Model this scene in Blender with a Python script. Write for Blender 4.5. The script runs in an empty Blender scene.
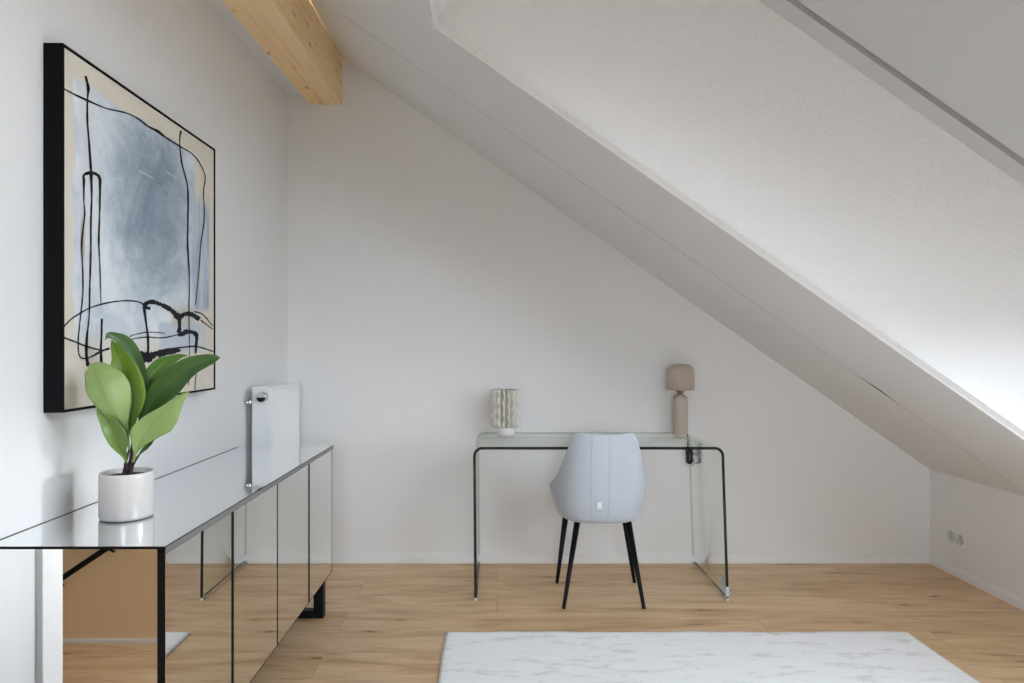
import bpy, bmesh, math, random
from mathutils import Vector, Matrix
random.seed(7)
SC = bpy.context.scene
COL = SC.collection
F = 683.0            # focal length in pixels (24 mm on 36 mm, 1024 px wide)
U0, V0 = 497.0, 346.0
CAMZ = 1.255
PI = math.pi

def P(u, v, d):      # world point seen at pixel (u,v) at depth d
    return Vector(((u-U0)/F*d, d, CAMZ-(v-V0)/F*d))

# ---------------------------------------------------------------- materials
class NT:
    def __init__(s, name):
        s.m = bpy.data.materials.new(name); s.m.use_nodes = True
        s.t = s.m.node_tree; s.t.nodes.clear()
        s.out = s.n('ShaderNodeOutputMaterial')
    def n(s, ty, **kw):
        nd = s.t.nodes.new(ty)
        for k, v in kw.items():
            if hasattr(nd, k) and k not in nd.inputs: setattr(nd, k, v)
            else: nd.inputs[k.replace('_', ' ')].default_value = v
        return nd
    def l(s, a, b): s.t.links.new(a, b)
    def bsdf(s, **kw):
        b = s.n('ShaderNodeBsdfPrincipled')
        for k, v in kw.items(): b.inputs[k].default_value = v
        s.l(b.outputs[0], s.out.inputs[0]); s.b = b
        return b
    def coord(s, scale=(1,1,1), kind='Object', loc=(0,0,0)):
        c = s.n('ShaderNodeTexCoord'); mp = s.n('ShaderNodeMapping')
        mp.inputs['Scale'].default_value = scale; mp.inputs['Location'].default_value = loc
        s.l(c.outputs[kind], mp.inputs[0]); return mp.outputs[0]
    def noise(s, vec, scale=5, detail=4, rough=.5, dist=0):
        n = s.n('ShaderNodeTexNoise'); s.l(vec, n.inputs['Vector'])
        n.inputs['Scale'].default_value = scale; n.inputs['Detail'].default_value = detail
        n.inputs['Roughness'].default_value = rough; n.inputs['Distortion'].default_value = dist
        return n.outputs['Fac']
    def ramp(s, fac, stops):
        r = s.n('ShaderNodeValToRGB'); e = r.color_ramp.elements
        while len(e) < len(stops): e.new(.5)
        for i, (p, c) in enumerate(stops):
            e[i].position = p; e[i].color = c if len(c) == 4 else (*c, 1)
        s.l(fac, r.inputs[0]); return r.outputs[0]
    def math(s, op, a, b=None, clamp=False):
        m = s.n('ShaderNodeMath'); m.operation = op; m.use_clamp = clamp
        for i, x in enumerate((a, b)):
            if x is None: continue
            if isinstance(x, (int, float)): m.inputs[i].default_value = x
            else: s.l(x, m.inputs[i])
        return m.outputs[0]
    def mix(s, fac, a, b, mode='MIX'):
        m = s.n('ShaderNodeMix'); m.data_type = 'RGBA'; m.blend_type = mode
        for sock, x in ((m.inputs[0], fac), (m.inputs[6], a), (m.inputs[7], b)):
            if isinstance(x, (int, float)): sock.default_value = x
            elif isinstance(x, tuple): sock.default_value = x if len(x) == 4 else (*x, 1)
            else: s.l(x, sock)
        return m.outputs[2]
    def bump(s, h, strength=.2, dist=.01):
        b = s.n('ShaderNodeBump'); b.inputs['Strength'].default_value = strength
        b.inputs['Distance'].default_value = dist; s.l(h, b.inputs['Height'])
        s.l(b.outputs[0], s.b.inputs['Normal'])
    def smooth(s, x, a, b):
        m = s.n('ShaderNodeMapRange'); m.interpolation_type = 'SMOOTHSTEP'
        s.l(x, m.inputs[0]); m.inputs[1].default_value = a; m.inputs[2].default_value = b
        return m.outputs[0]

def srgb(r, g, b):
    f = lambda c: (c/255/12.92) if c/255 <= .04045 else ((c/255+.055)/1.055)**2.4
    return (f(r), f(g), f(b), 1)

def plain(name, col, rough=.5, metal=0, bump=0, bscale=200, **kw):
    t = NT(name); t.bsdf(**{'Base Color': col if len(col) == 4 else (*col, 1), 'Roughness': rough, 'Metallic': metal, **kw})
    n = t.noise(t.coord(), bscale, 3)
    rr = t.math('MULTIPLY_ADD', n, .08); 
    t.t.nodes[-1].inputs[2].default_value = max(rough-.04, 0)
    t.l(rr, t.b.inputs['Roughness'])
    if bump: t.bump(n, bump, .002)
    return t.m

def paint(name, col, strength, scale, dist=.004, rough=.75):
    t = NT(name); t.bsdf(**{'Base Color': col, 'Roughness': rough, 'Specular IOR Level': .3})
    v = t.coord()
    h = t.math('ADD', t.noise(v, scale, 4, .55), t.math('MULTIPLY', t.noise(v, scale*.3, 2), .6))
    t.bump(h, strength, dist)
    return t.m

M_WALL = paint('wall_paint', srgb(232,232,231), .10, 90, .003)
M_CEIL = paint('ceiling_paint', srgb(230,230,229), .08, 70, .003)
M_CEIL_SHADE = paint('shaded_ceiling_paint', srgb(205,205,204), .08, 70, .003)  # white ceiling paint greyed to put the raised slope's shade into the colour
M_STUCCO = paint('stucco_paint', srgb(236,236,235), .75, 62, .006)
M_TRIM = plain('white_lacquer', srgb(236,236,236), .45)
M_BLACK = plain('black_metal', (.004,.004,.006), .45, **{'Specular IOR Level': .18})
M_BLACKFRAME = plain('black_frame_paint', (.004,.004,.005), .7, **{'Specular IOR Level': .12})
M_DARKIN = plain('dark_gap', (.02,.02,.02), .8)
def mirror(name, c):
    t = NT(name); t.bsdf(**{'Base Color': (*c, 1), 'Roughness': 0, 'Metallic': 1}); return t.m
M_MIRROR = mirror('mirror_glass', (.87,.88,.87))
M_MTOP = mirror('mirror_glass_top', (.95,.96,.955))
M_FACET = mirror('bevelled_mirror_edge', (.42,.43,.43))
M_HALL = paint('hall_paint', srgb(238,210,170), .08, 70, .003)

def floor_mat():
    t = NT('oak_planks'); t.bsdf(**{'Specular IOR Level': .35})
    v = t.coord((1,1,1), 'Object')
    br = t.n('ShaderNodeTexBrick'); t.l(v, br.inputs['Vector'])
    br.offset = .37; br.inputs['Scale'].default_value = 1
    br.inputs['Brick Width'].default_value = 1.9; br.inputs['Row Height'].default_value = .215
    br.inputs['Mortar Size'].default_value = .0012; br.inputs['Mortar Smooth'].default_value = .2
    br.inputs['Color1'].default_value = (0,0,0,1); br.inputs['Color2'].default_value = (1,1,1,1)
    br.inputs['Mortar'].default_value = (.5,.5,.5,1)
    bw = t.n('ShaderNodeRGBToBW'); t.l(br.outputs['Color'], bw.inputs[0])
    plank = bw.outputs[0]
    # shift the grain per plank
    off = t.n('ShaderNodeVectorMath'); off.operation = 'MULTIPLY_ADD'
    cx = t.n('ShaderNodeCombineXYZ'); t.l(plank, cx.inputs[0]); t.l(plank, cx.inputs[2])
    t.l(cx.outputs[0], off.inputs[0]); off.inputs[1].default_value = (7.3,0,5.1); t.l(v, off.inputs[2])
    def st(sx, sy): 
        mp = t.n('ShaderNodeMapping'); mp.inputs['Scale'].default_value = (sx, sy, 1); t.l(off.outputs[0], mp.inputs[0]); return mp.outputs[0]
    grain = t.noise(st(1.1, 13), 2.2, 5, .6, .8)
    wide = t.noise(st(.9, 5), 1.6, 4, .55, 1.2)
    fine = t.noise(st(6, 160), 2, 3, .6)
    base = t.ramp(wide, [(.27, srgb(190,152,110)), (.5, srgb(219,186,145)), (.75, srgb(232,205,170))])
    base = t.mix(t.math('MULTIPLY', plank, .30), base, srgb(192,154,112))
    g2 = t.ramp(grain, [(.30, (.70,.62,.53)), (.46, (1,1,1))])
    base = t.mix(.75, base, g2, 'MULTIPLY')
    f2 = t.ramp(fine, [(.35, (.88,.85,.82)), (.6, (1,1,1))])
    base = t.mix(.45, base, f2, 'MULTIPLY')
    # knots
    vor = t.n('ShaderNodeTexVoronoi'); vor.voronoi_dimensions = '2D'; t.l(st(.95, 4.4), vor.inputs['Vector']); vor.inputs['Scale'].default_value = 1.0
    vor.inputs['Randomness'].default_value = 1
    kd = t.math('ADD', vor.outputs['Distance'], t.math('MULTIPLY', t.noise(st(7,40), 2, 4), .20))
    kn = t.ramp(kd, [(.095, (.20,.14,.10)), (.115, (.55,.45,.36)), (.14, (.84,.77,.70)), (.24, (1,1,1))])
    base = t.mix(.9, base, kn, 'MULTIPLY')
    base = t.mix(t.math('MULTIPLY', br.outputs['Fac'], .55), base, srgb(96,70,48))
    t.l(base, t.b.inputs['Base Color'])
    t.l(t.ramp(fine, [(.3, (.36,.36,.36)), (.7, (.46,.46,.46))]), t.b.inputs['Roughness'])
    t.bump(t.math('SUBTRACT', t.math('MULTIPLY', fine, .2), br.outputs['Fac']), .25, .001)
    return t.m
M_FLOOR = floor_mat()

def beam_mat():
    t = NT('pine_timber'); t.bsdf(Roughness=.55)
    v = t.coord((1,1,1), 'Object')
    def st(s): mp = t.n('ShaderNodeMapping'); mp.inputs['Scale'].default_value = s; t.l(v, mp.inputs[0]); return mp.outputs[0]
    g = t.noise(st((14,.5,14)), 2.0, 4, .5, .8)
    c = t.ramp(g, [(.33, srgb(242,202,148)), (.5, srgb(250,220,170)), (.68, srgb(252,228,186))])
    f = t.noise(st((90,2,90)), 2, 3)
    c = t.mix(.5, c, t.ramp(f, [(.35, (.86,.8,.7)), (.6, (1,1,1))]), 'MULTIPLY')
    vor = t.n('ShaderNodeTexVoronoi'); t.l(st((9,3.6,9)), vor.inputs['Vector']); vor.inputs['Scale'].default_value = 1.5
    kd = t.math('ADD', vor.outputs['Distance'], t.math('MULTIPLY', t.noise(st((30,12,30)), 1, 2), .06))
    k = t.ramp(kd, [(.115, (.34,.2,.1)), (.15, (.8,.66,.48)), (.23, (1,1,1))])
    c = t.mix(.9, c, k, 'MULTIPLY')
    t.l(c, t.b.inputs['Base Color']); t.bump(f, .1, .001)
    return t.m
M_BEAM = beam_mat()

def glass_mat(name, tint, refl=1.0):
    t = NT(name)
    tr = t.n('ShaderNodeBsdfTransparent'); tr.inputs[0].default_value = tint
    gl = t.n('ShaderNodeBsdfGlossy'); gl.inputs['Roughness'].default_value = 0
    fr = t.n('ShaderNodeFresnel'); fr.inputs['IOR'].default_value = 1.5
    mx = t.n('ShaderNodeMixShader')
    geo = t.n('ShaderNodeNewGeometry')
    t.l(t.math('MULTIPLY', t.math('MULTIPLY', fr.outputs[0], refl, True), t.math('SUBTRACT', 1, geo.outputs['Backfacing'])), mx.inputs[0]); t.l(tr.outputs[0], mx.inputs[1]); t.l(gl.outputs[0], mx.inputs[2])
    t.l(mx.outputs[0], t.out.inputs[0])
    return t.m
M_GLASS = glass_mat('clear_glass', (.965,.98,.972,1), .8)
M_PANE = glass_mat('window_glass', (.97,.98,.975,1))
M_GEDGE = plain('glass_edge', (.003,.013,.010), .08)
def edge_soft():
    t = NT('glass_edge_pale')
    tr = t.n('ShaderNodeBsdfTransparent'); tr.inputs[0].default_value = (.90,.94,.92,1)
    b = t.n('ShaderNodeBsdfPrincipled'); b.inputs['Base Color'].default_value = (.30,.36,.33,1); b.inputs['Roughness'].default_value = .1
    mx = t.n('ShaderNodeMixShader'); mx.inputs[0].default_value = .16
    t.l(tr.outputs[0], mx.inputs[1]); t.l(b.outputs[0], mx.inputs[2]); t.l(mx.outputs[0], t.out.inputs[0]); return t.m
M_GEDGE2 = edge_soft()

def rug_mat():
    t = NT('viscose_pile'); t.bsdf(Roughness=.85, **{'Sheen Weight': .45, 'Specular IOR Level': .2})
    v = t.coord((1,1,1), 'Object')
    def st(s): mp = t.n('ShaderNodeMapping'); mp.inputs['Scale'].default_value = s; t.l(v, mp.inputs[0]); return mp.outputs[0]
    a = t.noise(st((2.2,8,1)), 1.7, 7, .72, .4)
    b = t.noise(st((5,14,1)), 2.2, 5, .7)
    f = t.noise(st((120,200,1)), 3, 2)
    m = t.math('ADD', t.math('MULTIPLY', a, .7), t.math('MULTIPLY', b, .3))
    c = t.ramp(m, [(.32, srgb(212,208,200)), (.42, srgb(234,232,229)), (.48, srgb(253,253,253)), (.8, srgb(254,254,254))])
    c = t.mix(.15, c, t.ramp(f, [(.3, (.8,.8,.8)), (.6, (1,1,1))]), 'MULTIPLY')
    t.l(c, t.b.inputs['Base Color']); t.bump(t.math('ADD', f, m), .5, .006)
    return t.m
M_RUG = rug_mat()

def fabric(name, col, scale=600):
    t = NT(name); t.bsdf(Roughness=.9, **{'Sheen Weight': .3, 'Specular IOR Level': .2})
    v = t.coord()
    n = t.noise(v, scale, 2); l = t.noise(v, 9, 3)
    c = t.mix(t.math('MULTIPLY', n, .25), col, tuple(x*.7 for x in col[:3])+(1,))
    c = t.mix(t.math('MULTIPLY', l, .15), c, (1,1,1,1))
    t.l(c, t.b.inputs['Base Color']); t.bump(n, .15, .001); return t.m
M_CHAIR = fabric('chair_velvet', srgb(182,189,198))
M_SEAM = fabric('seam_thread', srgb(160,165,174))
M_LAMP = plain('lamp_clay', srgb(190,176,164), .75, bump=.1)
M_SHADE = fabric('lamp_shade_linen', srgb(184,168,155), 350)
M_BRASS = plain('neck_metal', srgb(150,128,104), .4, .4)
M_CERAM = plain('vase_ceramic', srgb(222,219,211), .6, bump=.08)
M_FOOT = plain('white_ceramic', srgb(232,232,232), .35)
M_POT = plain('glazed_pot', srgb(198,195,192), .18, bump=.03, bscale=60)
M_SOIL = plain('soil', (.02,.015,.012), .95, bump=.8, bscale=120)
M_STEM = plain('stem_brown', (.035,.02,.02), .5)
M_RAD = plain('radiator_enamel', srgb(238,239,240), .3)
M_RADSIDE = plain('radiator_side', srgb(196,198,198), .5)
M_CHROME = plain('chrome', (.75,.75,.76), .15, 1)
M_CORD = plain('black_cord', (.01,.01,.01), .5)
M_CORDG = plain('grey_cord', (.28,.28,.27), .5)
M_STICK = plain('pale_sticker', srgb(188,208,216), .3)
M_CLEARFOOT = plain('pale_plastic', srgb(205,210,205), .3)
M_TAG = plain('white_tag', srgb(225,228,232), .7)
M_SOCK = plain('socket_plastic', srgb(232,232,230), .35)
M_SOCKHOLE = plain('socket_hole', (.05,.05,.05), .6)

def leaf_mat(name, c1, c2):
    t = NT(name); t.bsdf(Roughness=.36, **{'Specular IOR Level': .45})
    v = t.coord()
    n = t.noise(v, 22, 3); t.l(t.mix(n, c1, c2), t.b.inputs['Base Color'])
    t.b.inputs['Transmission Weight'].default_value = 0
    t.bump(t.noise(v, 60, 2), .15, .002); return t.m
LEAF = {'dark': leaf_mat('leaf_dark', srgb(44,77,31), srgb(70,103,48)),
        'green': leaf_mat('leaf_green', srgb(64,99,52), srgb(90,123,68)),
        'mid': leaf_mat('leaf_mid', srgb(77,116,39), srgb(103,138,66)),
        'bright': leaf_mat('leaf_bright', srgb(92,127,26), srgb(118,149,48)),
        'olive': leaf_mat('leaf_olive', srgb(96,129,53), srgb(118,147,74)),
        'pale': leaf_mat('leaf_pale', srgb(124,152,84), srgb(152,174,112))}

# ---------------------------------------------------------------- mesh helpers
def bx(bm, x0, x1, y0, y1, z0, z1, mi=0):
    vs = [bm.verts.new((x, y, z)) for x in (x0, x1) for y in (y0, y1) for z in (z0, z1)]
    fs = []
    for q in ((0,1,3,2), (4,6,7,5), (0,4,5,1), (2,3,7,6), (0,2,6,4), (1,5,7,3)):
        f = bm.faces.new([vs[i] for i in q]); f.material_index = mi; fs.append(f)
    return fs
def prism(bm, pts, ext, mi=0):          # polygon of 3D points extruded by vector
    ext = Vector(ext)
    a = [bm.verts.new(p) for p in pts]; b = [bm.verts.new(Vector(p)+ext) for p in pts]
    n = len(pts)
    fs = [bm.faces.new(a), bm.faces.new(b[::-1])]
    for i in range(n): fs.append(bm.faces.new((a[i], b[i], b[(i+1)%n], a[(i+1)%n])))
    for f in fs: f.material_index = mi
    return fs
def tube(bm, pts, rads, n=10, mi=0, closed_ends=True, square=False):
    pts = [Vector(p) for p in pts]
    if isinstance(rads, (int, float)): rads = [rads]*len(pts)
    rings = []; up = None
    for i, p in enumerate(pts):
        d = (pts[min(i+1, len(pts)-1)] - pts[max(i-1, 0)]).normalized()
        if up is None:
            up = Vector((0,0,1)) if abs(d.z) < .9 else Vector((0,1,0))
        s = d.cross(up).normalized(); up = s.cross(d).normalized()
        rings.append([bm.verts.new(p + (s*math.cos(2*PI*k/n)+up*math.sin(2*PI*k/n))*rads[i]) for k in range(n)])
    for a, b in zip(rings, rings[1:]):
        for k in range(n):
            f = bm.faces.new((a[k], a[(k+1)%n], b[(k+1)%n], b[k])); f.smooth = True; f.material_index = mi
    if closed_ends:
        for r in (rings[0], rings[-1]):
            f = bm.faces.new(r); f.material_index = mi
def lathe(bm, prof, c=(0,0,0), n=40, mi=0, caps=True):
    c = Vector(c); rings = []
    for r, z in prof:
        rings.append([bm.verts.new(c+Vector((r*math.cos(2*PI*k/n), r*math.sin(2*PI*k/n), z))) for k in range(n)])
    for a, b in zip(rings, rings[1:]):
        for k in range(n):
            f = bm.faces.new((a[k], a[(k+1)%n], b[(k+1)%n], b[k])); f.smooth = True; f.material_index = mi
    if caps:
        for r in (rings[0], rings[-1]):
            f = bm.faces.new(r); f.material_index = mi
def spline(pts, k=8):                   # Catmull-Rom through points
    pts = [Vector(p) for p in pts]; out = []
    for i in range(len(pts)-1):
        p0 = pts[max(i-1,0)]; p1 = pts[i]; p2 = pts[i+1]; p3 = pts[min(i+2, len(pts)-1)]
        for j in range(k):
            t = j/k
            out.append(.5*((2*p1)+(p2-p0)*t+(2*p0-5*p1+4*p2-p3)*t*t+(3*p1-p0-3*p2+p3)*t**3))
    out.append(pts[-1]); return out
def obj(name, bm, mats, parent=None, bevel=0, seg=2, recalc=True):
    if recalc: bmesh.ops.recalc_face_normals(bm, faces=bm.faces)
    me = bpy.data.meshes.new(name); bm.to_mesh(me); bm.free()
    for m in (mats if isinstance(mats, (list, tuple)) else [mats]): me.materials.append(m)
    o = bpy.data.objects.new(name, me); COL.objects.link(o)
    if bevel:
        md = o.modifiers.new('bevel', 'BEVEL'); md.width = bevel; md.segments = seg; md.limit_method = 'ANGLE'; md.angle_limit = .6
    if parent:
        o.parent = parent; o.matrix_parent_inverse = Matrix.Translation(parent.location).inverted()
    return o
def tag(o, label, cat, group=None):
    o['label'] = label; o['category'] = cat
    if group: o['group'] = group
    return o
def thing(name, label, cat, loc):
    o = bpy.data.objects.new(name, None); COL.objects.link(o); o.location = loc
    o.empty_display_size = .1
    return tag(o, label, cat)
def struct(name, bm, mats, **k):
    o = obj(name, bm, mats, **k)
    if not o.parent: o['kind'] = 'structure'
    return o
def NB(): return bmesh.new()

# ---------------------------------------------------------------- room
XL, XR, YB, YF = -1.21, 2.504, 3.95, -2.4
def zs(x): return 2.293-.7*x            # sloped ceiling
def zr(x): return 3.253-.7*x            # raised slope over the dormer
ZK = zs(XR); YC = 2.57; YC0 = -1.6; XO = -.245
XH = -3.2                               # hall side of the doorway
DY0, DY1, DZ = .31, 1.331, 2.05

b = NB(); bx(b, XH-.1, XR+.3, YF-.1, YB+.1, -.12, 0); struct('floor', b, M_FLOOR)
b = NB(); bx(b, XH-.1, XR+.3, YB, YB+.2, 0, 3.5); struct('wall_back', b, M_WALL)
b = NB()
bx(b, XL-.15, XL, DY1, YB, 0, 3.4); bx(b, XL-.15, XL, YF, DY0, 0, 3.4); bx(b, XL-.15, XL, DY0, DY1, DZ, 3.4)
struct('wall_left', b, M_WALL)
# hall behind the doorway
b = NB(); bx(b, XH, XL-.15, DY0-.15, DY0, 0, 2.6); struct('wall_hall_near', b, M_HALL)
b = NB(); bx(b, XH, XL-.15, DY1+.2, DY1+.35, 0, 2.6); struct('wall_hall_far', b, M_WALL)
b = NB(); bx(b, XH-.12, XH, DY0-.15, DY1+.35, 0, 2.6); struct('wall_hall_end', b, M_WALL)
b = NB(); bx(b, XH-.12, XL-.15, DY0-.15, DY1+.35, 2.6, 2.7); struct('ceiling_hall', b, M_WALL)
b = NB(); bx(b, XH, XL-.15, DY0, DY0+.014, 0, .014); struct('baseboard_hall', b, M_TRIM)
# door casing
b = NB()
for y0, y1 in ((DY1-.0, DY1+.075), (DY0-.075, DY0)):
    bx(b, XL, XL+.016, y0, y1, 0, DZ+.075)
bx(b, XL, XL+.016, DY0, DY1, DZ, DZ+.075)
bx(b, XL-.15, XL, DY1-.012, DY1, 0, DZ); bx(b, XL-.15, XL, DY0, DY0+.012, 0, DZ)
bx(b, XL, XL+.019, DY1+.055, DY1+.088, 0, DZ+.088)
struct('trim_1', b, M_TRIM, bevel=.002)
# knee wall with the dormer window opening
WY0, WY1, WZ0, WZ1 = .70, 2.10, .86, 1.47
b = NB()
bx(b, XR, XR+.2, YF, YB, 0, ZK)
bx(b, XR, XR+.2, YF, YC0, ZK, 1.6); bx(b, XR, XR+.2, YC0, WY0, ZK, 1.6)
bx(b, XR, XR+.2, WY1, YC, ZK, 1.6); bx(b, XR, XR+.2, WY0, WY1, ZK, WZ0); bx(b, XR, XR+.2, WY0, WY1, WZ1, 1.6)
struct('wall_right', b, M_WALL)
# rear wall with an unseen window added as fill light
RX0, RX1, RZ0, RZ1 = -.4, .7, .85, 2.0
b = NB()
bx(b, XL-.15, RX0, YF-.2, YF, 0, 3.4); bx(b, RX1, XR+.2, YF-.2, YF, 0, 3.4)
bx(b, RX0, RX1, YF-.2, YF, 0, RZ0); bx(b, RX0, RX1, YF-.2, YF, RZ1, 3.4)
struct('wall_front', b, M_WALL)
def window(name, axis, a0, a1, z0, z1, w, n):
    fr = NB(); t = .055
    def B(bm, p0, p1, q0, q1, r0, r1):
        if axis == 'y': bx(bm, p0, p1, q0, q1, r0, r1)
        else: bx(bm, q0, q1, p0, p1, r0, r1)
    B(fr, w, w+.07, a0, a1, z0, z0+t); B(fr, w, w+.07, a0, a1, z1-t, z1)
    step = (a1-a0)/n
    for i in range(n+1):
        c = a0+i*step; lo = c-(t if i == n else (0 if i == 0 else t/2)); B(fr, w, w+.07, lo, lo+t, z0+t, z1-t)
    f = struct(name, fr, M_TRIM, bevel=.003); f['kind'] = 'structure'
    for i in range(n):
        g = NB(); B(g, w+.03, w+.036, a0+i*step+t*.5, a0+(i+1)*step-t*.5, z0+t, z1-t); obj('pane', g, M_PANE, f)
    return f
window('window_1', 'y', WY0, WY1, WZ0, WZ1, XR+.05, 2)
window('window_fill_rear', 'x', RX0, RX1, RZ0, RZ1, YF-.12, 2)
b = NB(); bx(b, XR-.03, XR+.06, WY0-.02, WY1+.02, WZ0-.02, WZ0); struct('trim_5', b, M_TRIM, bevel=.003)

# sloped ceiling: strip by the back wall and strip up to the dormer, joint with a torn spot
XT = -.90
N = Vector((.5735, 0, .8192))           # slope normal (upwards)
def sl(x, y): return Vector((x, y, zs(x)))
b = NB(); prism(b, [sl(XT,3.1840), sl(XR+.1,3.1840), sl(XR+.1,YB+.02), sl(XT,YB+.02)], N*.06); struct('ceiling_strip', b, M_CEIL)
def ju(u):                              # joint: x at image column u
    return (u-U0)/F*3.18
pts = [sl(XT,YC+.02), sl(XR+.1,YC+.02), sl(XR+.1,3.1785)]
for u, w in ((900,.0), (888,.009), (880,.017), (872,.016), (865,.007), (858,.0)):
    pts.append(sl(ju(u), 3.1785-w))
pts.append(sl(XT,3.1785))
b = NB(); prism(b, pts, N*.06); struct('ceiling', b, M_CEIL)
b = NB(); prism(b, [sl(XT,3.15)+N*.0010, sl(XR+.05,3.15)+N*.0010, sl(XR+.05,3.20)+N*.0010, sl(XT,3.20)+N*.0010], N*.05); struct('ceiling_backing', b, M_DARKIN)
# the rest of the slope around the dormer opening
b = NB()
prism(b, [sl(XT,YF), sl(XO,YF), sl(XO,YC+.02), sl(XT,YC+.02)], N*.06)
prism(b, [sl(XO,YF), sl(XR+.1,YF), sl(XR+.1,YC0), sl(XO,YC0)], N*.06)
struct('ceiling_slope_upper', b, M_CEIL)
xr0 = XO+.45
def cheek(name, y0, y1, m):
    b = NB(); prism(b, [(XO,y0,zs(XO)+.004), (xr0,y0,zr(xr0)), (XR+.2,y0,zr(XR+.2)), (XR+.2,y0,zs(XR+.2)+.004)], (0,y1-y0,0))
    return struct(name, b, m)
cheek('wall_dormer', YC+.012, YC+.14, M_STUCCO)
cheek('wall_dormer_near', YC0-.14, YC0, M_STUCCO)
b = NB(); prism(b, [(XO,YC0,zs(XO)), (xr0,YC0,zr(xr0)), (xr0-.1,YC0,zr(xr0)+.1), (XO-.1,YC0,zs(XO)+.1)], (0,YC+.14-YC0,0)); struct('wall_dormer_upper', b, M_STUCCO)
# raised slope: strip along the cheek, a shadow groove, the field
b = NB(); prism(b, [(xr0-.02,2.490,zr(xr0-.02)), (XR+.2,2.490,zr(XR+.2)), (XR+.2,YC+.1,zr(XR+.2)), (xr0-.02,YC+.1,zr(xr0-.02))], N*.05); struct('ceiling_dormer_edge', b, M_CEIL_SHADE)
def rsp(x, y, h=0): return Vector((x, y, zr(x)))+N*h
def patch(b, x0, x1, y0, y1, h0, h1): prism(b, [rsp(x0,y0,h0), rsp(x1,y0,h0), rsp(x1,y1,h0), rsp(x0,y1,h0)], N*(h1-h0))
KX0, KX1, KY0, KY1 = 1.15, 2.15, -.2, 1.2     # unseen roof window in the raised slope, added to brighten rug and left wall
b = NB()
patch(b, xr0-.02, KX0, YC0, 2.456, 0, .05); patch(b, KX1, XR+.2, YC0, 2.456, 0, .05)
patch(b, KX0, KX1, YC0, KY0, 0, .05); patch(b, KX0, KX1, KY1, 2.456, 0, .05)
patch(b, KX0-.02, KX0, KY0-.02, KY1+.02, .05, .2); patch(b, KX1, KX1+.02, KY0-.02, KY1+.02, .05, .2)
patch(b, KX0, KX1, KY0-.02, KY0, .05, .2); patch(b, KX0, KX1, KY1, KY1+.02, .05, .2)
struct('ceiling_dormer', b, M_CEIL_SHADE)
b = NB(); t = .06; ym = (KY0+KY1)/2
patch(b, KX0, KX0+t, KY0, KY1, .12, .18); patch(b, KX1-t, KX1, KY0, KY1, .12, .18)
for y in (KY0, ym-t/2, KY1-t): patch(b, KX0+t, KX1-t, y, y+t, .12, .18)
f = struct('window_fill_roof', b, M_TRIM, bevel=.003)
for y0, y1 in ((KY0+t, ym-t/2), (ym+t/2, KY1-t)):
    b = NB(); patch(b, KX0+t, KX1-t, y0, y1, .15, .156); obj('pane', b, M_PANE, f)
b = NB(); prism(b, [(xr0-.02,2.44,zr(xr0-.02)+.062), (XR+.2,2.44,zr(XR+.2)+.062), (XR+.2,2.52,zr(XR+.2)+.062), (xr0-.02,2.52,zr(xr0-.02)+.062)], N*.02); struct('ceiling_groove', b, plain('groove_shade', (.16,.16,.16), .8))  # dark backing paints in the shade of the groove
# edge bead round the opening
b = NB(); w = .028
d = Vector((.8192,0,-.5735))
for xa, xb in ((XO, XR),):
    va = [Vector((0,.018,0))-N*.0, Vector((0,-.006,0))+N*(w-.005), Vector((0,0,0))+N*w, Vector((0,.024,0))+N*w, Vector((0,.024,0))]
    prism(b, [sl(xa,YC)+q for q in va], Vector((xb-xa, 0, zs(xb)-zs(xa))))
prism(b, [sl(XO,YC0), sl(XO,YC0)+N*w, sl(XO,YC0)+N*w+d*.012, sl(XO,YC0)+d*.012], (0,YC-YC0,0))
struct('trim_2', b, M_STUCCO, bevel=.002)
# flat ceiling left of the beam, small plaster step in the corner
b = NB(); bx(b, XL-.05, -1.0, YF, YB+.02, 2.707, 2.78); struct('ceiling_flat', b, M_CEIL)
b = NB(); bx(b, XL, -1.185, YB-.012, YB, 2.545, 2.707); struct('trim_3', b, M_WALL)
# roof closing above
b = NB(); bx(b, XL-.2, xr0+.1, YF-.2, YB+.2, 3.5, 3.6); prism(b, [(xr0+.1,YC+.05,3.5),(XR+.4,YC+.05,3.5),(XR+.4,YB+.2,3.5),(xr0+.1,YB+.2,3.5)], (0,0,.1)); bx(b, xr0-.05, xr0+.1, YC0-.1, YC+.1, 3.0, 3.5); bx(b, xr0+.1, XR+.4, YF-.2, YC0, 3.5, 3.6); struct('ceiling_roof', b, M_CEIL)
# baseboards
H = .046
b = NB(); bx(b, XL, XR, YB-.014, YB, 0, H); struct('baseboard_back', b, M_TRIM, bevel=.003)
b = NB(); bx(b, XR-.014, XR, YF, YB-.014, 0, H); struct('baseboard_right', b, M_TRIM, bevel=.003)
b = NB(); bx(b, XL, XL+.014, DY1+.088, YB-.014, 0, H); bx(b, XL, XL+.014, YF, DY0-.075, 0, H); struct('baseboard_left', b, M_TRIM, bevel=.003)
# beam
b = NB()
def bq(y): k = (YB-y)/1.186; return -1.084-.029*k, -.897-.018*k
a0, a1 = bq(YF); c0, c1 = bq(YB)
q = [[b.verts.new((x, y, z)) for x, z in ((xa,2.650),(xb,2.650),(xb,3.0),(xa,3.0))] for y, xa, xb in ((YF,a0,a1),(YB,c0,c1))]
b.faces.new(q[0]); b.faces.new(q[1][::-1])
for i in range(4): b.faces.new((q[0][i], q[1][i], q[1][(i+1)%4], q[0][(i+1)%4]))
o = obj('ceiling_beam', b, M_BEAM, bevel=.004); tag(o, 'exposed pine timber beam with knots running under the ceiling', 'beam')

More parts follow.
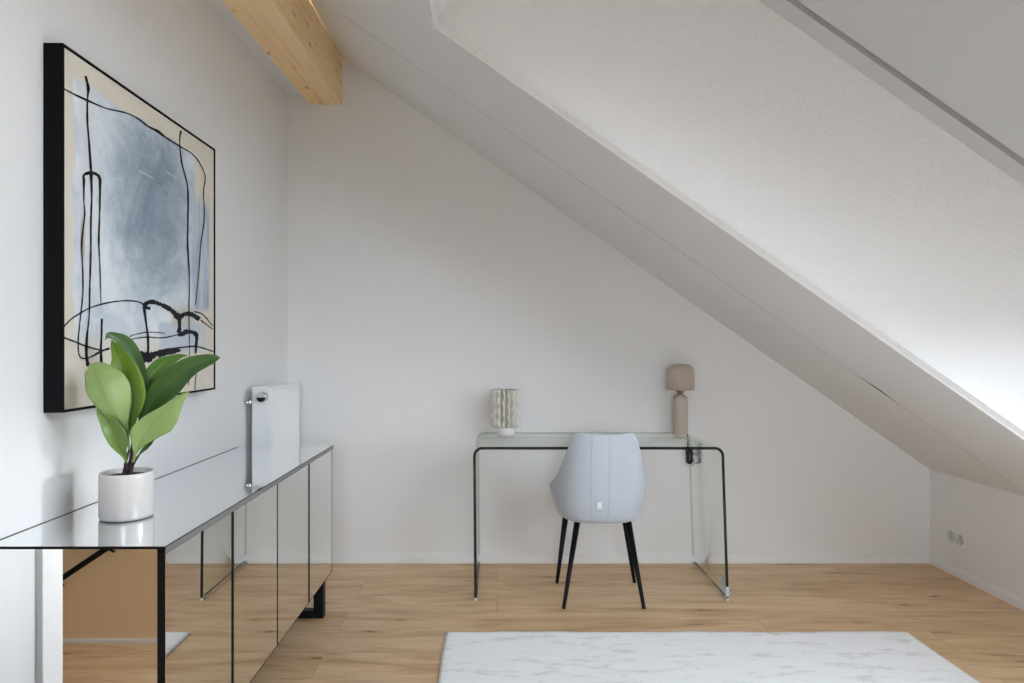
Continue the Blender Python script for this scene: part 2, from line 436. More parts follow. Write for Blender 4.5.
# ---------------------------------------------------------------- handrail in the hall
r = thing('handrail', 'thin black sloping handrail on the beige hall wall, seen in the mirrored sideboard end', 'handrail', (-1.75, DY0, .3))
p0, p1 = Vector((-1.87, DY0+.05, .25)), Vector((-1.60, DY0+.05, .43))
b = NB(); tube(b, [p0-(p1-p0)*.9, p1+(p1-p0)*.6], .012, 8); obj('rail', b, M_BLACK, r)
for k in (.1, .9):
    q = p0.lerp(p1, k); b = NB(); tube(b, [q, (q.x, DY0-.002, q.z-.03)], .006, 8); obj('bracket', b, M_BLACK, r)

# ---------------------------------------------------------------- sideboard
SY0, SY1, SX = 1.605, 3.232, -.779
SB = thing('sideboard', 'long mirrored sideboard with four doors and black legs along the left wall', 'sideboard', (-.99, 2.42, 0))
b = NB(); bx(b, -1.20, SX-.022, SY0+.006, SY1-.006, .19, .768); obj('carcass', b, M_BLACKFRAME, SB)
b = NB(); bx(b, -1.206, -1.2015, SY0, SY1-.06, .765, .786); obj('gap_shade_strip', b, plain('gap_shade_grey', (.10,.10,.10), .5), SB)  # grey strip drawn in for the shaded gap between top and wall
for y in (SY0, SY1-.006):
    b = NB(); bx(b, -1.20, SX-.0195, y, y+.006, .19, .7784); obj('end_panel', b, M_MIRROR, SB)
edges = [SY0, 2.012, 2.4225, 2.829, SY1]; mg = [(.0,.009), (.010,.005), (.006,.011), (.012,.014)]
for i in range(4):
    y0 = edges[i]+.0008; y1 = edges[i+1]-.0008
    b = NB(); bx(b, SX-.019, SX-.001, y0, y1, .190, .7665); dr = obj('door', b, M_BLACKFRAME, SB)
    b = NB(); bx(b, SX-.0015, SX, y0+mg[i][0], y1-mg[i][1], .195, .7655); obj('mirror', b, M_MIRROR, dr)['label'] = 'mirrored door front'
b = NB(); bx(b, -1.20, SX+.001, SY0+.0065, SY1, .7665, .7785); bx(b, -1.20, SX+.003, SY0-.0045, SY0-.0032, .7785, .7843); obj('top_frame', b, M_BLACKFRAME, SB)
b = NB(); bx(b, -1.20, SX+.001, SY0-.003, SY1+.002, .7785, .785); obj('top', b, M_MTOP, SB)
b = NB(); prism(b, [(SX+.001, SY0-.0045, .769), (SX+.0045, SY0-.0045, .769), (SX+.0035, SY0-.0045, .7838), (SX+.001, SY0-.0045, .7838)], (0, SY1-SY0+.006, 0))
bx(b, SX+.0008, SX+.003, SY0-.0045, SY1+.002, .7838, .7851, 1)
obj('front_edge', b, [plain('grey_metal_edge', (.24,.24,.24), .35, .6), M_BLACKFRAME], SB)
for y in (3.165, 1.72):
    b = NB()
    bx(b, -.845, -.800, y-.022, y+.022, 0, .19); bx(b, -1.19, -1.145, y-.022, y+.022, 0, .19); bx(b, -1.145, -.845, y-.022, y+.022, 0, .035)
    obj('leg_frame', b, M_BLACK, SB, bevel=.002)

# ---------------------------------------------------------------- painting
PX = -1.157; PY0, PY1, PZ0, PZ1 = 1.820, 2.806, 1.077, 2.063
PA = thing('framed_painting', 'large square abstract painting in blue and cream with black lines, black frame on left wall', 'painting', (XL, (PY0+PY1)/2, PZ0))
b = NB(); t = .007
bx(b, XL+.001, PX, PY0, PY0+t, PZ0, PZ1); bx(b, XL+.001, PX, PY1-t, PY1, PZ0, PZ1)
bx(b, XL+.001, PX, PY0+t, PY1-t, PZ0, PZ0+t); bx(b, XL+.001, PX, PY0+t, PY1-t, PZ1-t, PZ1)
obj('frame', b, M_BLACKFRAME, PA)
def canvas_mat():
    t = NT('painted_canvas'); t.bsdf(Roughness=.7, **{'Specular IOR Level': .25})
    c = t.n('ShaderNodeTexCoord'); sp = t.n('ShaderNodeSeparateXYZ'); t.l(c.outputs['Generated'], sp.inputs[0])
    S, T = sp.outputs[1], sp.outputs[2]
    v = c.outputs['Generated']
    def st(s): mp = t.n('ShaderNodeMapping'); mp.inputs['Scale'].default_value = s; t.l(v, mp.inputs[0]); return mp.outputs[0]
    nE = t.noise(st((1,1,1)), 9, 6, .7); nV = t.noise(st((1,9,3)), 2, 5, .65)
    wob = t.math('MULTIPLY', t.math('SUBTRACT', nE, .5), .055)
    wv = t.math('MULTIPLY', t.math('SUBTRACT', nV, .5), .09)
    s1 = t.math('ADD', S, wob); t1 = t.math('ADD', T, wob)
    def AND(*a):
        r = a[0]
        for x in a[1:]: r = t.math('MULTIPLY', r, x)
        return r
    inv = lambda x: t.math('SUBTRACT', 1, x)
    main = AND(t.smooth(t.math('ADD', S, wv), .04, .055), inv(t.smooth(s1, .815, .835)), inv(t.smooth(t1, .925, .94)), t.smooth(t.math('ADD', T, wob), .13, .25))
    right = AND(t.smooth(s1, .78, .82), inv(t.smooth(S, .945, .965)), inv(t.smooth(t1, .70, .82)), t.smooth(t1, .30, .34))
    strip = AND(t.smooth(s1, .52, .55), inv(t.smooth(s1, .90, .93)), inv(t.smooth(t1, .255, .27)), t.smooth(t1, .14, .17))
    cl = t.noise(st((1,1.0,1.1)), 3.0, 7, .68, .5)
    fine = t.noise(st((1,3,3)), 14, 5, .65)
    # darker, greyer cloud in the upper middle
    dx = t.math('SUBTRACT', S, .52); dz = t.math('SUBTRACT', T, .66)
    rr = t.math('ADD', t.math('MULTIPLY', t.math('MULTIPLY', dx, dx), 6), t.math('MULTIPLY', t.math('MULTIPLY', dz, dz), 5))
    core = inv(t.smooth(t.math('SQRT', rr), .25, 1.0))
    tone = t.math('ADD', t.math('MULTIPLY', core, .40), t.math('ADD', t.math('MULTIPLY', cl, 1.15), t.math('MULTIPLY', fine, .20)))
    blue = t.ramp(t.math('MULTIPLY', tone, .72), [(.42, srgb(226,231,234)), (.54, srgb(202,211,219)), (.67, srgb(166,179,190)), (.78, srgb(140,154,167)), (.95, srgb(112,128,143))])
    cream = t.ramp(t.math('ADD', t.math('MULTIPLY', fine, .4), t.math('MULTIPLY', cl, .6)), [(.3, srgb(212,204,188)), (.7, srgb(226,219,205))])
    col = t.mix(main, cream, blue)
    # pale left edge wash
    wash = AND(t.smooth(s1, .06, .09), inv(t.smooth(s1, .13, .20)), inv(t.smooth(T, .93, .95)), t.smooth(T, .25, .4))
    col = t.mix(t.math('MULTIPLY', wash, .55), col, srgb(212,215,220))
    rb = t.ramp(t.noise(st((1,6,1.2)), 3, 4, .6), [(.35, srgb(200,205,212)), (.55, srgb(172,184,202)), (.75, srgb(142,160,188))])
    col = t.mix(right, col, rb)
    col = t.mix(t.math('MULTIPLY', strip, .75), col, srgb(188,198,212))
    pale = AND(t.smooth(s1, .86, .875), inv(t.smooth(s1, .89, .91)), inv(t.smooth(T, .7, .8)))
    col = t.mix(t.math('MULTIPLY', pale, .6), col, srgb(208,208,203))
    olive = AND(t.smooth(s1, .60, .66), inv(t.smooth(s1, .78, .84)), t.smooth(t1, .235, .27), inv(t.smooth(t1, .30, .35)))
    col = t.mix(t.math('MULTIPLY', olive, .65), col, srgb(186,181,152))
    s2 = t.math('ADD', S, t.math('MULTIPLY', wob, .2)); rust = AND(t.smooth(s2, .075, .088), inv(t.smooth(s2, .09, .105)), t.smooth(T, .40, .46), inv(t.smooth(T, .50, .58)))
    col = t.mix(t.math('MULTIPLY', rust, .7), col, srgb(150,118,66))
    t.l(col, t.b.inputs['Base Color']); t.bump(fine, .25, .002)
    return t.m
b = NB(); bx(b, XL+.004, PX-.004, PY0+t, PY1-t, PZ0+t, PZ1-t); obj('canvas', b, canvas_mat(), PA)
M_INK = plain('black_paint', (.006,.007,.011), .5, **{'Specular IOR Level': .15})
M_CHALK = plain('white_paint', srgb(208,214,219), .6)
def canvas_pt(u, v, lift=.0015):
    x = PX-.004+lift; u = min(max(u, 63.4), 213.4)
    d = -x*F/(U0-u); return Vector((x, d, CAMZ-(v-V0)/F*d))
def stroke(bm, pts, lift, wk=1.15):
    # pts: (u, v, width) traced on the canvas; ribbon with a little relief
    P3 = spline([Vector((p[0], p[1], p[2])) for p in pts], 6)
    L = []; R = []
    for i, p in enumerate(P3):
        dd = P3[min(i+1, len(P3)-1)]-P3[max(i-1, 0)]; dd = Vector((dd.x, dd.y)); 
        if dd.length < 1e-6: dd = Vector((0,1))
        dd.normalize(); nn = Vector((-dd.y, dd.x)); w = max(p.z*wk, .5)*.5*(1+.10*math.sin(i*1.7)+.14*math.sin(i*.6+1)+(.22*math.sin(i*2.9+2)*min(1, max(0, p.z-2.2))))
        L.append(bm.verts.new(canvas_pt(p.x+nn.x*w, p.y+nn.y*w, lift))); R.append(bm.verts.new(canvas_pt(p.x-nn.x*w, p.y-nn.y*w, lift)))
    for i in range(len(P3)-1):
        try: bm.faces.new((L[i], L[i+1], R[i+1], R[i]))
        except ValueError: pass
INK = [
 [(85.6,76,1.6),(87.2,82,2.2),(88.4,89,2.4),(87.5,100,1.4),(87.5,121,1.6),(89.3,144,1.7),(91.3,173,1.9)],
 [(62.9,88.1,1),(72.6,93.4,1.6),(87.5,100.4,1.7),(106,108.3,1.2),(125.3,112.7,1.2),(137,118,1.3),(148,126.2,1.6),(157.8,131.3,2.4),(166.6,138.1,1.7),(181.6,147.4,1.1),(193,154.5,1),(200.9,165,.9),(205.3,177.3,.9),(203.5,191.4,.9),(204.4,217.6,.8),(200.9,244,1),(199.1,270,.7),(195.6,305,.7)],
 [(181,130.8,1.8),(179.8,140.4,1),(181.6,161.5,1.1),(187.7,187.9,1.3),(188,219.5,1.2),(187.7,244,1.5),(189.5,279,1.1),(189,312,.9),(189.5,354,.7),(188.6,385,.6)],
 [(84,180.5,1.4),(84,175,2.4),(91,172.8,3),(98,175.3,2.6),(100.3,180.5,2)],
 [(84,178,2),(84,201.6,1),(84.9,214,1.2),(83.1,229.8,1.2),(81.7,245.6,1.3),(82.8,268.4,1.2),(83.1,289.5,1.2),(82.2,302.8,1),(79.6,325.7,1),(78.2,343.3,1),(79.6,355.6,1.1),(84.9,358.6,1.3),(93.7,355.6,1.6),(101,351.2,2),(109.5,348.5,2)],
 [(91.2,173,2.4),(91.9,196.4,1.6),(91,222.7,1.4),(91,249,1.5),(90.2,275.4,1.4),(89.8,288.8,1.3),(89.3,315,1.2),(87,338,1.8),(86.6,355.6,2.8),(88.4,366,3)],
 [(100.3,178.5,2),(99.8,214,1.4),(98.9,240.3,1.5),(99.8,261.4,1.1),(100.7,289.5,.8),(101,306,.5)],
 [(102,318.7,1.4),(101.6,338,1.6),(101,350.3,1.8),(101.6,363.5,2.8)],
 [(62.4,328.3,1.3),(70.8,319.5,1.4),(81.4,312.5,1.3),(91.9,307.2,1.2),(107.7,302.8,1.3),(125.3,300.7,1.2),(137.6,301.6,1.2),(144.6,305.2,1.6)],
 [(62.4,337,1.4),(74.3,341.5,1.7),(86.6,346.4,1.4),(101,350.3,1.2)],
 [(130,336.5,.8),(135,334.5,.9),(145.5,332.4,.9),(154.3,332.2,.8),(164.9,333.3,.6)],
 [(130,341,.8),(135,338.5,1),(148.2,337.1,1),(159.6,338,1),(170.2,336.6,1),(177.2,334.5,.8)],
 [(193.9,311.6,.9),(201.8,313.7,.9),(207,318.7,.8),(213,326,.8)],
 [(200.9,320.4,1.2),(207,324.8,.9),(213,329.4,.8)],
 [(150.5,308.5,2.2),(146,307.5,3),(145.6,304.2,3.6),(149,302.2,3.8),(154.3,302.2,3.6),(163.1,305.5,3.6),(171,309.9,4),(177.2,316,5),(180,319,3.5)],
 [(178,319.5,4),(184.2,314.3,4),(191.2,314.3,3.6),(196,317,4.4),(199.5,319.5,3.4)],
 [(179,316,3.4),(179.8,325.7,2.8),(179,332.7,4)],
 [(178.5,333,4.4),(182,334.5,4),(186,331.8,3.8),(193,332.4,3.6),(196.5,335.5,3.4),(196.5,343.3,2.2),(195.6,353.8,1.4)],
 [(144.1,306,2),(146.4,324,1.6),(148.2,338,1.7),(148.2,354,2)],
 [(138.8,353,5),(143,356.5,9),(149,357,8),(157.8,353,4.5),(170,349.4,2.2),(187.7,346.8,1.4),(198.3,346.8,1.2),(213,351.4,1)],
 [(158,355.5,3.5),(166,353,4.5),(173.7,351.2,4),(180.7,350.3,2.5)],
 [(195,372,.6),(197,362,.6),(195,390,.5)],
]
b = NB()
for i, s in enumerate(INK): stroke(b, s, .0012+.00006*i)
obj('black_brushstrokes', b, M_INK, PA)['label'] = 'black paint lines'
for i, s in enumerate([[(138.5,171,.8),(146,174.5,1.2),(154,178.6,.6)], [(165.5,171.6,.6),(171,174.6,1),(177,179.2,.6)], [(88,330,.7),(110,328.2,1.2),(120,327.6,1.3),(136,328.6,.7)], [(101,178,.7),(110,179,.9),(121,179.4,.9)], [(160,347.5,1.2),(176,344,1.2),(190,342,.8)]]):
    b = NB(); stroke(b, s, .0008+.00005*i, .65); obj('white_scratch', b, M_CHALK, PA)['label'] = 'thin white paint scratch'

# ---------------------------------------------------------------- radiator
RX = -1.08; RW = -1.17; RY0, RY1, RZb, RZt = 3.262, 3.745, .16, 1.059
RA = thing('radiator', 'white panel radiator with thermostat knob on left wall by the corner', 'radiator', (-1.125, (RY0+RY1)/2, RZb))
b = NB(); n = 120
ys = [RY0+.008+(RY1-RY0-.008)*i/n for i in range(n+1)]
def prof(y):
    q = (y-ys[0])/(ys[-1]-ys[0])
    if q < .05 or q > .95: return 0
    return -.011*(.5-.5*math.cos((q-.05)/.9*2*PI*10))**1.5
def panel(x, sgn):
    b = NB(); front = []; back = []
    for y in ys:
        front.append([b.verts.new((x+sgn*(prof(y) if j in (2,3) else 0), y, z)) for j, z in enumerate((RZb, RZb+.02, RZb+.045, RZt-.06, RZt-.035, RZt-.012))])
        back.append([b.verts.new((x-sgn*.012, y, z)) for z in (RZb, RZt-.012)])
    for i in range(n):
        for j in range(5):
            f = b.faces.new((front[i][j], front[i+1][j], front[i+1][j+1], front[i][j+1])); f.smooth = True
        b.faces.new((back[i][0], back[i][1], back[i+1][1], back[i+1][0]))
        b.faces.new((front[i][5], front[i+1][5], back[i+1][1], back[i][1])); b.faces.new((front[i][0], back[i][0], back[i+1][0], front[i+1][0]))
    for i in (0, n): b.faces.new(front[i]+[back[i][1], back[i][0]])
    obj('panel', b, M_RAD, RA)
panel(RX, 1); panel(RW, -1)
b = NB(); bx(b, RW, RX, RY0, RY0+.008, RZb+.01, RZt); obj('side_cover', b, M_RAD, RA, bevel=.002)
b = NB(); bx(b, RW, RX, RY1-.008, RY1+.001, RZb+.01, RZt); obj('side_cover', b, M_RAD, RA, bevel=.002)
b = NB()
for i in range(24):
    y = RY0+.012+i*(RY1-RY0-.026)/23; bx(b, RW+.006, RX-.006, y, y+.008, RZt-.008, RZt-.001)
bx(b, RX-.012, RX, RY0+.008, RY1-.008, RZt-.012, RZt); bx(b, RW, RW+.012, RY0+.008, RY1-.008, RZt-.012, RZt)
obj('top_grille', b, M_RAD, RA)
for z in (RZt-.075, RZt-.36):
    b = NB(); tube(b, [(RW+.002, RY0+.02, z), (XL+.012, RY0+.02, z), (XL+.003, RY0+.02, z)], [.011,.011,.016], 12); obj('wall_fixing', b, M_CHROME, RA)
for y in (RY0+.10, RY1-.10):
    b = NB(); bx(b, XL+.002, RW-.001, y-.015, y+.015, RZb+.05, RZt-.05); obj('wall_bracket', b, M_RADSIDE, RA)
k = Vector((-1.118, RY0, 1.012))
b = NB(); tube(b, [k, k-Vector((0,.018,0)), k-Vector((0,.024,0))], [.024,.024,.020], 24); kn = obj('thermostat_knob', b, M_CHROME, RA)
b = NB()
prism(b, [k+Vector((.0205*math.cos(a), -.0245, .0205*math.sin(a)-.002)) for a in [PI+PI*i/16 for i in range(17)]], (0,-.005,0)); obj('knob_face', b, M_BLACK, kn)['label'] = 'black lower half of the knob'

# ---------------------------------------------------------------- potted plant
pc = Vector((-1.018, 1.878, .785))
PL = thing('potted_plant', 'leafy green plant in a glossy pale grey pot on the mirrored sideboard', 'plant', pc)
b = NB(); lathe(b, [(.061,0.0005),(.0665,.003),(.068,.010),(.068,.118),(.0667,.1255),(.0637,.126),(.062,.122),(.0615,.06)], pc, 56)
obj('pot', b, M_POT, PL)
b = NB(); lathe(b, [(.0622,.112),(.045,.114),(.02,.115)], pc, 32); obj('soil', b, M_SOIL, PL)
def cr(rows, k=7):                      # Catmull-Rom on tuples
    out = []
    for i in range(len(rows)-1):
        q0, q1, q2, q3 = rows[max(i-1,0)], rows[i], rows[i+1], rows[min(i+2,len(rows)-1)]
        for j in range(k):
            t = j/k
            out.append(tuple(.5*(2*b_+(c_-a_)*t+(2*a_-5*b_+4*c_-d_)*t*t+(3*b_-a_-3*c_+d_)*t**3) for a_, b_, c_, d_ in zip(q0,q1,q2,q3)))
    out.append(rows[-1]); return out
def leaf(rows, dt, db, key, fl=.3, fr=.3, bow=0):
    # rows: midrib from tip to base with the width of the left and right half; dt, db: depth at tip and base; fl, fr: how far each half folds
    R_ = cr(rows); n = len(R_); b = NB(); grid = []; mid = []
    for i, (u, v, wl, wr) in enumerate(R_):
        t = i/(n-1); d = dt+(db-dt)*t+bow*math.sin(PI*t)
        a, c = R_[max(i-1,0)], R_[min(i+1,n-1)]
        dx, dy = c[0]-a[0], c[1]-a[1]; L = math.hypot(dx, dy) or 1; dx /= L; dy /= L
        nx, ny = dy, -dx                     # towards the right half when the leaf points up
        row = []
        for k in range(-5, 6):
            q = k/5; w = (wr if q > 0 else wl); w = max(w, .35)*abs(q); sg = 1 if q > 0 else -1
            f = (fr if q > 0 else fl); m = w/F*d
            wav = .0022*math.sin(t*13+sg*1.3)*q*q+.0012*math.sin(t*29+sg)*q*q
            p = P(u+nx*w*sg, v+ny*w*sg, d); p.y += -1.5*f*m*(abs(q)**.6)+f*m*m/.05*.7+wav
            row.append(b.verts.new(p))
        grid.append(row); mid.append(P(u, v, d)+Vector((0,-.0009,0)))
    for r0, r1 in zip(grid, grid[1:]):
        for k in range(10):
            f = b.faces.new((r0[k], r0[k+1], r1[k+1], r1[k])); f.smooth = True
    o = obj('leaf', b, LEAF[key], PL, recalc=False)
    sd = o.modifiers.new('solid', 'SOLIDIFY'); sd.thickness = .0011; sd.offset = 0
    b = NB(); tube(b, mid, [.0007+.0011*i/len(mid) for i in range(len(mid))], 6); obj('midrib', b, LEAF[key], o)
    return P(R_[-1][0], R_[-1][1], db)
D0 = 1.878; LB = []
LB.append(leaf([(105,340,0,0),(109,335.5,2.5,3),(116,336.5,4,4),(125,341.5,6,6.5),(134,352,6,6),(141,367,5,5),(146,384,3,3),(146,404,1,1),(141,432,.6,.6)], D0+.0, D0+.02, 'green', .5, .2, .03))
LB.append(leaf([(187,355.5,0,0),(182,356,2,2),(174,359,4.5,4.5),(164,365,7.5,7),(154,375,8,7.5),(147,388,5,6),(143,405,1.5,2),(139,430,.6,.6)], D0+.06, D0+.015, 'mid', .4, .5, .015))
LB.append(leaf([(112,340.5,0,0),(113.5,344,2.5,4),(117.5,352,5,9),(121.5,362,8,15),(125.5,378,11.5,20.5),(128,395,12,22.5),(130,410,9,17),(131.5,424,4,6.5),(132.5,440,.8,.8)], D0-.03, D0-.005, 'bright', .5, .6, -.02))
LB.append(leaf([(220,357.5,0,0),(216,358,3.5,4),(208,360.5,6.5,6),(196,365.5,10,8),(184,373,11.5,10.5),(172,384,12,13),(160,396,12,12),(149,410,8,8),(141,425,2,2),(136,444,.6,.6)], D0+.01, D0-.005, 'dark', .5, .5, -.02))
LB.append(leaf([(90,364,0,0),(92,367,8,9),(95,373,13,15),(100,383,17,21),(107,397,16,21.5),(115.5,412,10,14),(122,422,4,6),(127,432,1,1.2),(129,450,.6,.6)], D0-.05, D0-.02, 'pale', -.15, -.5, -.05))
LB.append(leaf([(189,392,0,0),(183,396,2,3.5),(173,404.5,3.5,9.5),(165,412,5,15),(155,421,7.5,17),(147,432,9.5,11.5),(141,443,6,4.5),(136,453,1,1),(133,462,.6,.6)], D0-.045, D0-.015, 'pale', 1.3, -.25, -.02))
LB.append(leaf([(97.5,408.5,0,0),(100,411,3,3.5),(106,418.5,5.5,7.5),(112.5,430,6.5,12.5),(117,440,6.5,14.5),(121,449,4.5,11.5),(124.5,456,1.5,4),(127,463,.6,.6)], D0-.07, D0-.03, 'olive', .6, .5, -.01))
LB.append(leaf([(154.5,439.5,0,0),(150,443,.8,2.5),(145,447,1.2,3.2),(140,453,.8,1.6),(135,462,.5,.5)], D0+.0, D0-.005, 'dark', .2, .2))
for i, q in enumerate(LB):
    a = 2*PI*i/8; s = pc+Vector((.010*math.cos(a),   .010*math.sin(a), .112))
    b = NB(); tube(b, spline([s, s.lerp(q, .5)+Vector((0,0,.004)), q], 5), [.0045-.0018*j/10 for j in range(11)], 8); obj('stem', b, M_STEM, PL)

# ---------------------------------------------------------------- glass desk
DF, DB = 3.36, 3.944; DZt = .759; TH = .014; RC = .046
DK = thing('glass_desk', 'clear glass waterfall desk with dark green edges against the back wall', 'desk', (.51, 3.65, 0))
def desk_profile(off):
    # outer U profile shifted inwards by off, from left foot over the top to the right foot
    xl0, xl1, xr1, xr0 = -.112, -.118, 1.118, 1.141
    r = RC-off; pts = [(xl0+off, .016)]
    cx, cz = xl1+RC, DZt-RC
    for i in range(9): a = PI-PI/2*i/8; pts.append((cx+r*math.cos(a), cz+r*math.sin(a)))
    cx = xr1-RC
    for i in range(9): a = PI/2-PI/2*i/8; pts.append((cx+r*math.cos(a), cz+r*math.sin(a)))
    pts.append((xr0-off, .016)); return pts
po, pi_ = desk_profile(0), desk_profile(TH)
b = NB()
V = {}
for y in (DF, DB):
    V[y] = ([b.verts.new((x,y,z)) for x, z in po], [b.verts.new((x,y,z)) for x, z in pi_])
n = len(po)
for i in range(n-1):
    for s in (0, 1):
        f = b.faces.new((V[DF][s][i], V[DF][s][i+1], V[DB][s][i+1], V[DB][s][i])); f.smooth = True
    f = b.faces.new((V[DF][0][i], V[DF][0][i+1], V[DF][1][i+1], V[DF][1][i])); f.material_index = 1
    f = b.faces.new((V[DB][0][i], V[DB][0][i+1], V[DB][1][i+1], V[DB][1][i])); f.material_index = 2
for i in (0, n-1):
    f = b.faces.new((V[DF][0][i], V[DF][1][i], V[DB][1][i], V[DB][0][i])); f.material_index = 1
obj('glass_sheet', b, [M_GLASS, M_GEDGE, M_GEDGE2], DK)
for x in (-.112, 1.129):
    for y in (DF+.004, DB-.03):
        b = NB(); bx(b, x+.001, x+.013, y-.003, y+.026, 0, .0165); obj('foot_pad', b, M_CLEARFOOT, DK)
b = NB(); bx(b, 1.1255, 1.127, DF+.002, DF+.065, .03, .105); bx(b, 1.1255, 1.142, DF-.002, DF-.0003, .022, .07); obj('corner_sticker', b, M_STICK, DK)

# ---------------------------------------------------------------- lamp on the desk
lc = Vector((1.031, 3.84, DZt))
LA = thing('table_lamp', 'beige table lamp with rounded shade on the right end of the glass desk', 'lamp', lc)
def dome(r, h, rc, n=8): return [(r-rc+rc*math.cos(PI/2*i/n), h-rc+rc*math.sin(PI/2*i/n)) for i in range(n+1)]
b = NB(); lathe(b, [(.039,0.0004),(.041,.003),(.0405,.19)]+[(.0405*math.cos(PI/2*i/8), .19+.036*math.sin(PI/2*i/8)) for i in range(1,8)]+[(.008,.2275)], lc); obj('base', b, M_LAMP, LA)
b = NB(); lathe(b, [(.012,.224),(.012,.230),(.021,.236),(.022,.246),(.012,.25),(.012,.27)], lc, 28); obj('neck', b, M_BRASS, LA)
b = NB(); lathe(b, [(.071,.250),(.0765,.250),(.0765,.352)]+[(.0765-.05+.05*math.cos(PI/2*i/8), .352+.044*math.sin(PI/2*i/8)) for i in range(1,9)]+[(.005,.397)], lc, 48, caps=False)
bmesh.ops.contextual_create(b, geom=[e for e in b.edges if e.is_boundary and e.verts[0].co.z > lc.z+.39]); obj('shade', b, M_SHADE, LA)
# cord: over the top to the back edge, bundle hanging behind the desk
b = NB(); tube(b, spline([lc+Vector((.02,-.03,.004)), (1.07,3.86,DZt+.004), (1.09,3.922,DZt+.004), (1.10,3.936,DZt-.03), (1.10,3.936,.66)], 8), .003, 8)
co = obj('power_cord', b, M_CORD, LA); co['label'] = 'black cord'
b = NB(); L = []
for k in range(70):
    a = k/70*2*PI*4; L.append((1.106+.012*math.cos(a)+.006*math.cos(a*2.3)+.002*k/70, 3.927+.008*math.sin(a*.5), .625+.045*math.sin(a)))
tube(b, spline(L, 2), .0038, 7); obj('coiled_cord', b, M_CORD, co)
b = NB(); tube(b, spline([(1.12,3.936,.64), (1.165,3.936,.615), (1.16,3.936,.58), (1.135,3.934,.585)], 6), .004, 8); bx(b, 1.112, 1.136, 3.928, 3.944, .565, .61); obj('plug', b, plain('clear_plug', srgb(190,192,190), .2), co)

# ---------------------------------------------------------------- ruffled vase
vc = Vector((.050, 3.80, DZt))
VA = thing('ruffled_vase', 'off-white vase with wavy vertical fins on the left end of the glass desk', 'vase', vc)
b = NB(); lathe(b, [(.046,0.0004),(.051,.003),(.052,.03),(.049,.045),(.04,.05)], vc, 36); obj('foot', b, M_FOOT, VA)
b = NB(); lathe(b, [(.035,.044),(.054,.047),(.060,.06),(.060,.238),(.056,.243),(.052,.238),(.052,.08)], vc, 48); obj('core', b, plain('vase_core', srgb(176,172,157), .65), VA); b = NB()
NF = 17
for k in range(NF):
    a0 = 2*PI*k/NF+.1; ph = random.random()*6; rows = []
    for i in range(29):
        z = .047+.208*i/28; wv = math.sin(z*105+ph); ta = a0+.035*math.sin(z*105+ph+1.2)+.02*math.sin(z*50+ph)
        ro = .0838+.0055*wv; 
        e = math.sin(PI*min(max(i/28,.0),1))**.2 if 0 < i < 28 else .9
        rad = Vector((math.cos(ta), math.sin(ta), 0)); tg = Vector((-math.sin(ta), math.cos(ta), 0)); ri = Vector((math.cos(a0), math.sin(a0), 0)); ti = Vector((-ri.y, ri.x, 0))
        rows.append([b.verts.new(vc+Vector((0,0,z))+q) for q in (ri*.054+ti*.0045, rad*(ro*.96)+tg*.0040, rad*ro+tg*.0022, rad*ro-tg*.0022, rad*(ro*.96)-tg*.0040, ri*.054-ti*.0045)])
    for r0, r1 in zip(rows, rows[1:]):
        for j in range(5):
            f = b.faces.new((r0[j], r0[j+1], r1[j+1], r1[j])); f.smooth = True
    b.faces.new(rows[0]); b.faces.new(rows[-1])
obj('finned_body', b, M_CERAM, VA)

# ---------------------------------------------------------------- chair
CC = Vector((.520, 3.45, 0))
CH = thing('dining_chair', 'pale grey upholstered bucket chair with black legs tucked under the glass desk', 'chair', CC)
def interp(x, tab):
    if x <= tab[0][0]: return tab[0][1]
    for (a, fa), (c, fc) in zip(tab, tab[1:]):
        if x <= c: 
            q = (x-a)/(c-a); q = q*q*(3-2*q)*.5+q*.5; return fa+(fc-fa)*q
    return tab[-1][1]
WT = [(.392,.78),(.399,.87),(.420,.94),(.47,.98),(.52,1.0),(.58,1.0),(.66,.965),(.74,.915),(.80,.885),(.838,.84)]
HT = [(0,.838),(18,.839),(33,.844),(42,.838),(49,.815),(57,.75),(68,.675),(80,.61),(92,.565),(104,.545),(116,.540),(128,.536)]
def shell_pt(phi, z, off=0):
    a = math.radians(phi); e = .72
    sx = math.copysign(abs(math.sin(a))**e, math.sin(a)); cy = math.copysign(abs(math.cos(a))**e, math.cos(a))
    f = interp(z, WT); wx = .222*f; wy = .215*f
    arm = max(0, (abs(phi)-70)/55); 
    wx += .040*arm*max(0, min(1, (z-.42)/.11))
    return Vector((CC.x-.006+(wx-off)*sx, CC.y+.03-(wy-off)*cy-.075*max(0, z-.42)/.42, z))
def shell():
    b = NB(); rows = []; NP, NZ = 48, 14
    for i in range(NP+1):
        phi = -128+256*i/NP; top = interp(abs(phi), HT); row = []
        for j in range(NZ+1):
            q = j/NZ; z = .392+(top-.392)*(q**1.25); row.append(b.verts.new(shell_pt(phi, z)))
        rows.append(row)
    for r0, r1 in zip(rows, rows[1:]):
        for j in range(NZ):
            f = b.faces.new((r0[j], r1[j], r1[j+1], r0[j+1])); f.smooth = True
    o = obj('shell', b, M_CHAIR, CH)
    s = o.modifiers.new('solid', 'SOLIDIFY'); s.thickness = .028; s.offset = -1
    bv = o.modifiers.new('bev', 'BEVEL'); bv.width = .009; bv.segments = 3; bv.limit_method = 'ANGLE'; bv.angle_limit = .9
    s = o.modifiers.new('sub', 'SUBSURF'); s.levels = 1; s.render_levels = 1
    return o
so = shell()
for ph in (-11, 2):
    b = NB(); tube(b, [shell_pt(ph*(.9+.25*i/30), .412+.42*i/30, -.0001) for i in range(31)], .0011, 6); obj('seam', b, M_SEAM, so)
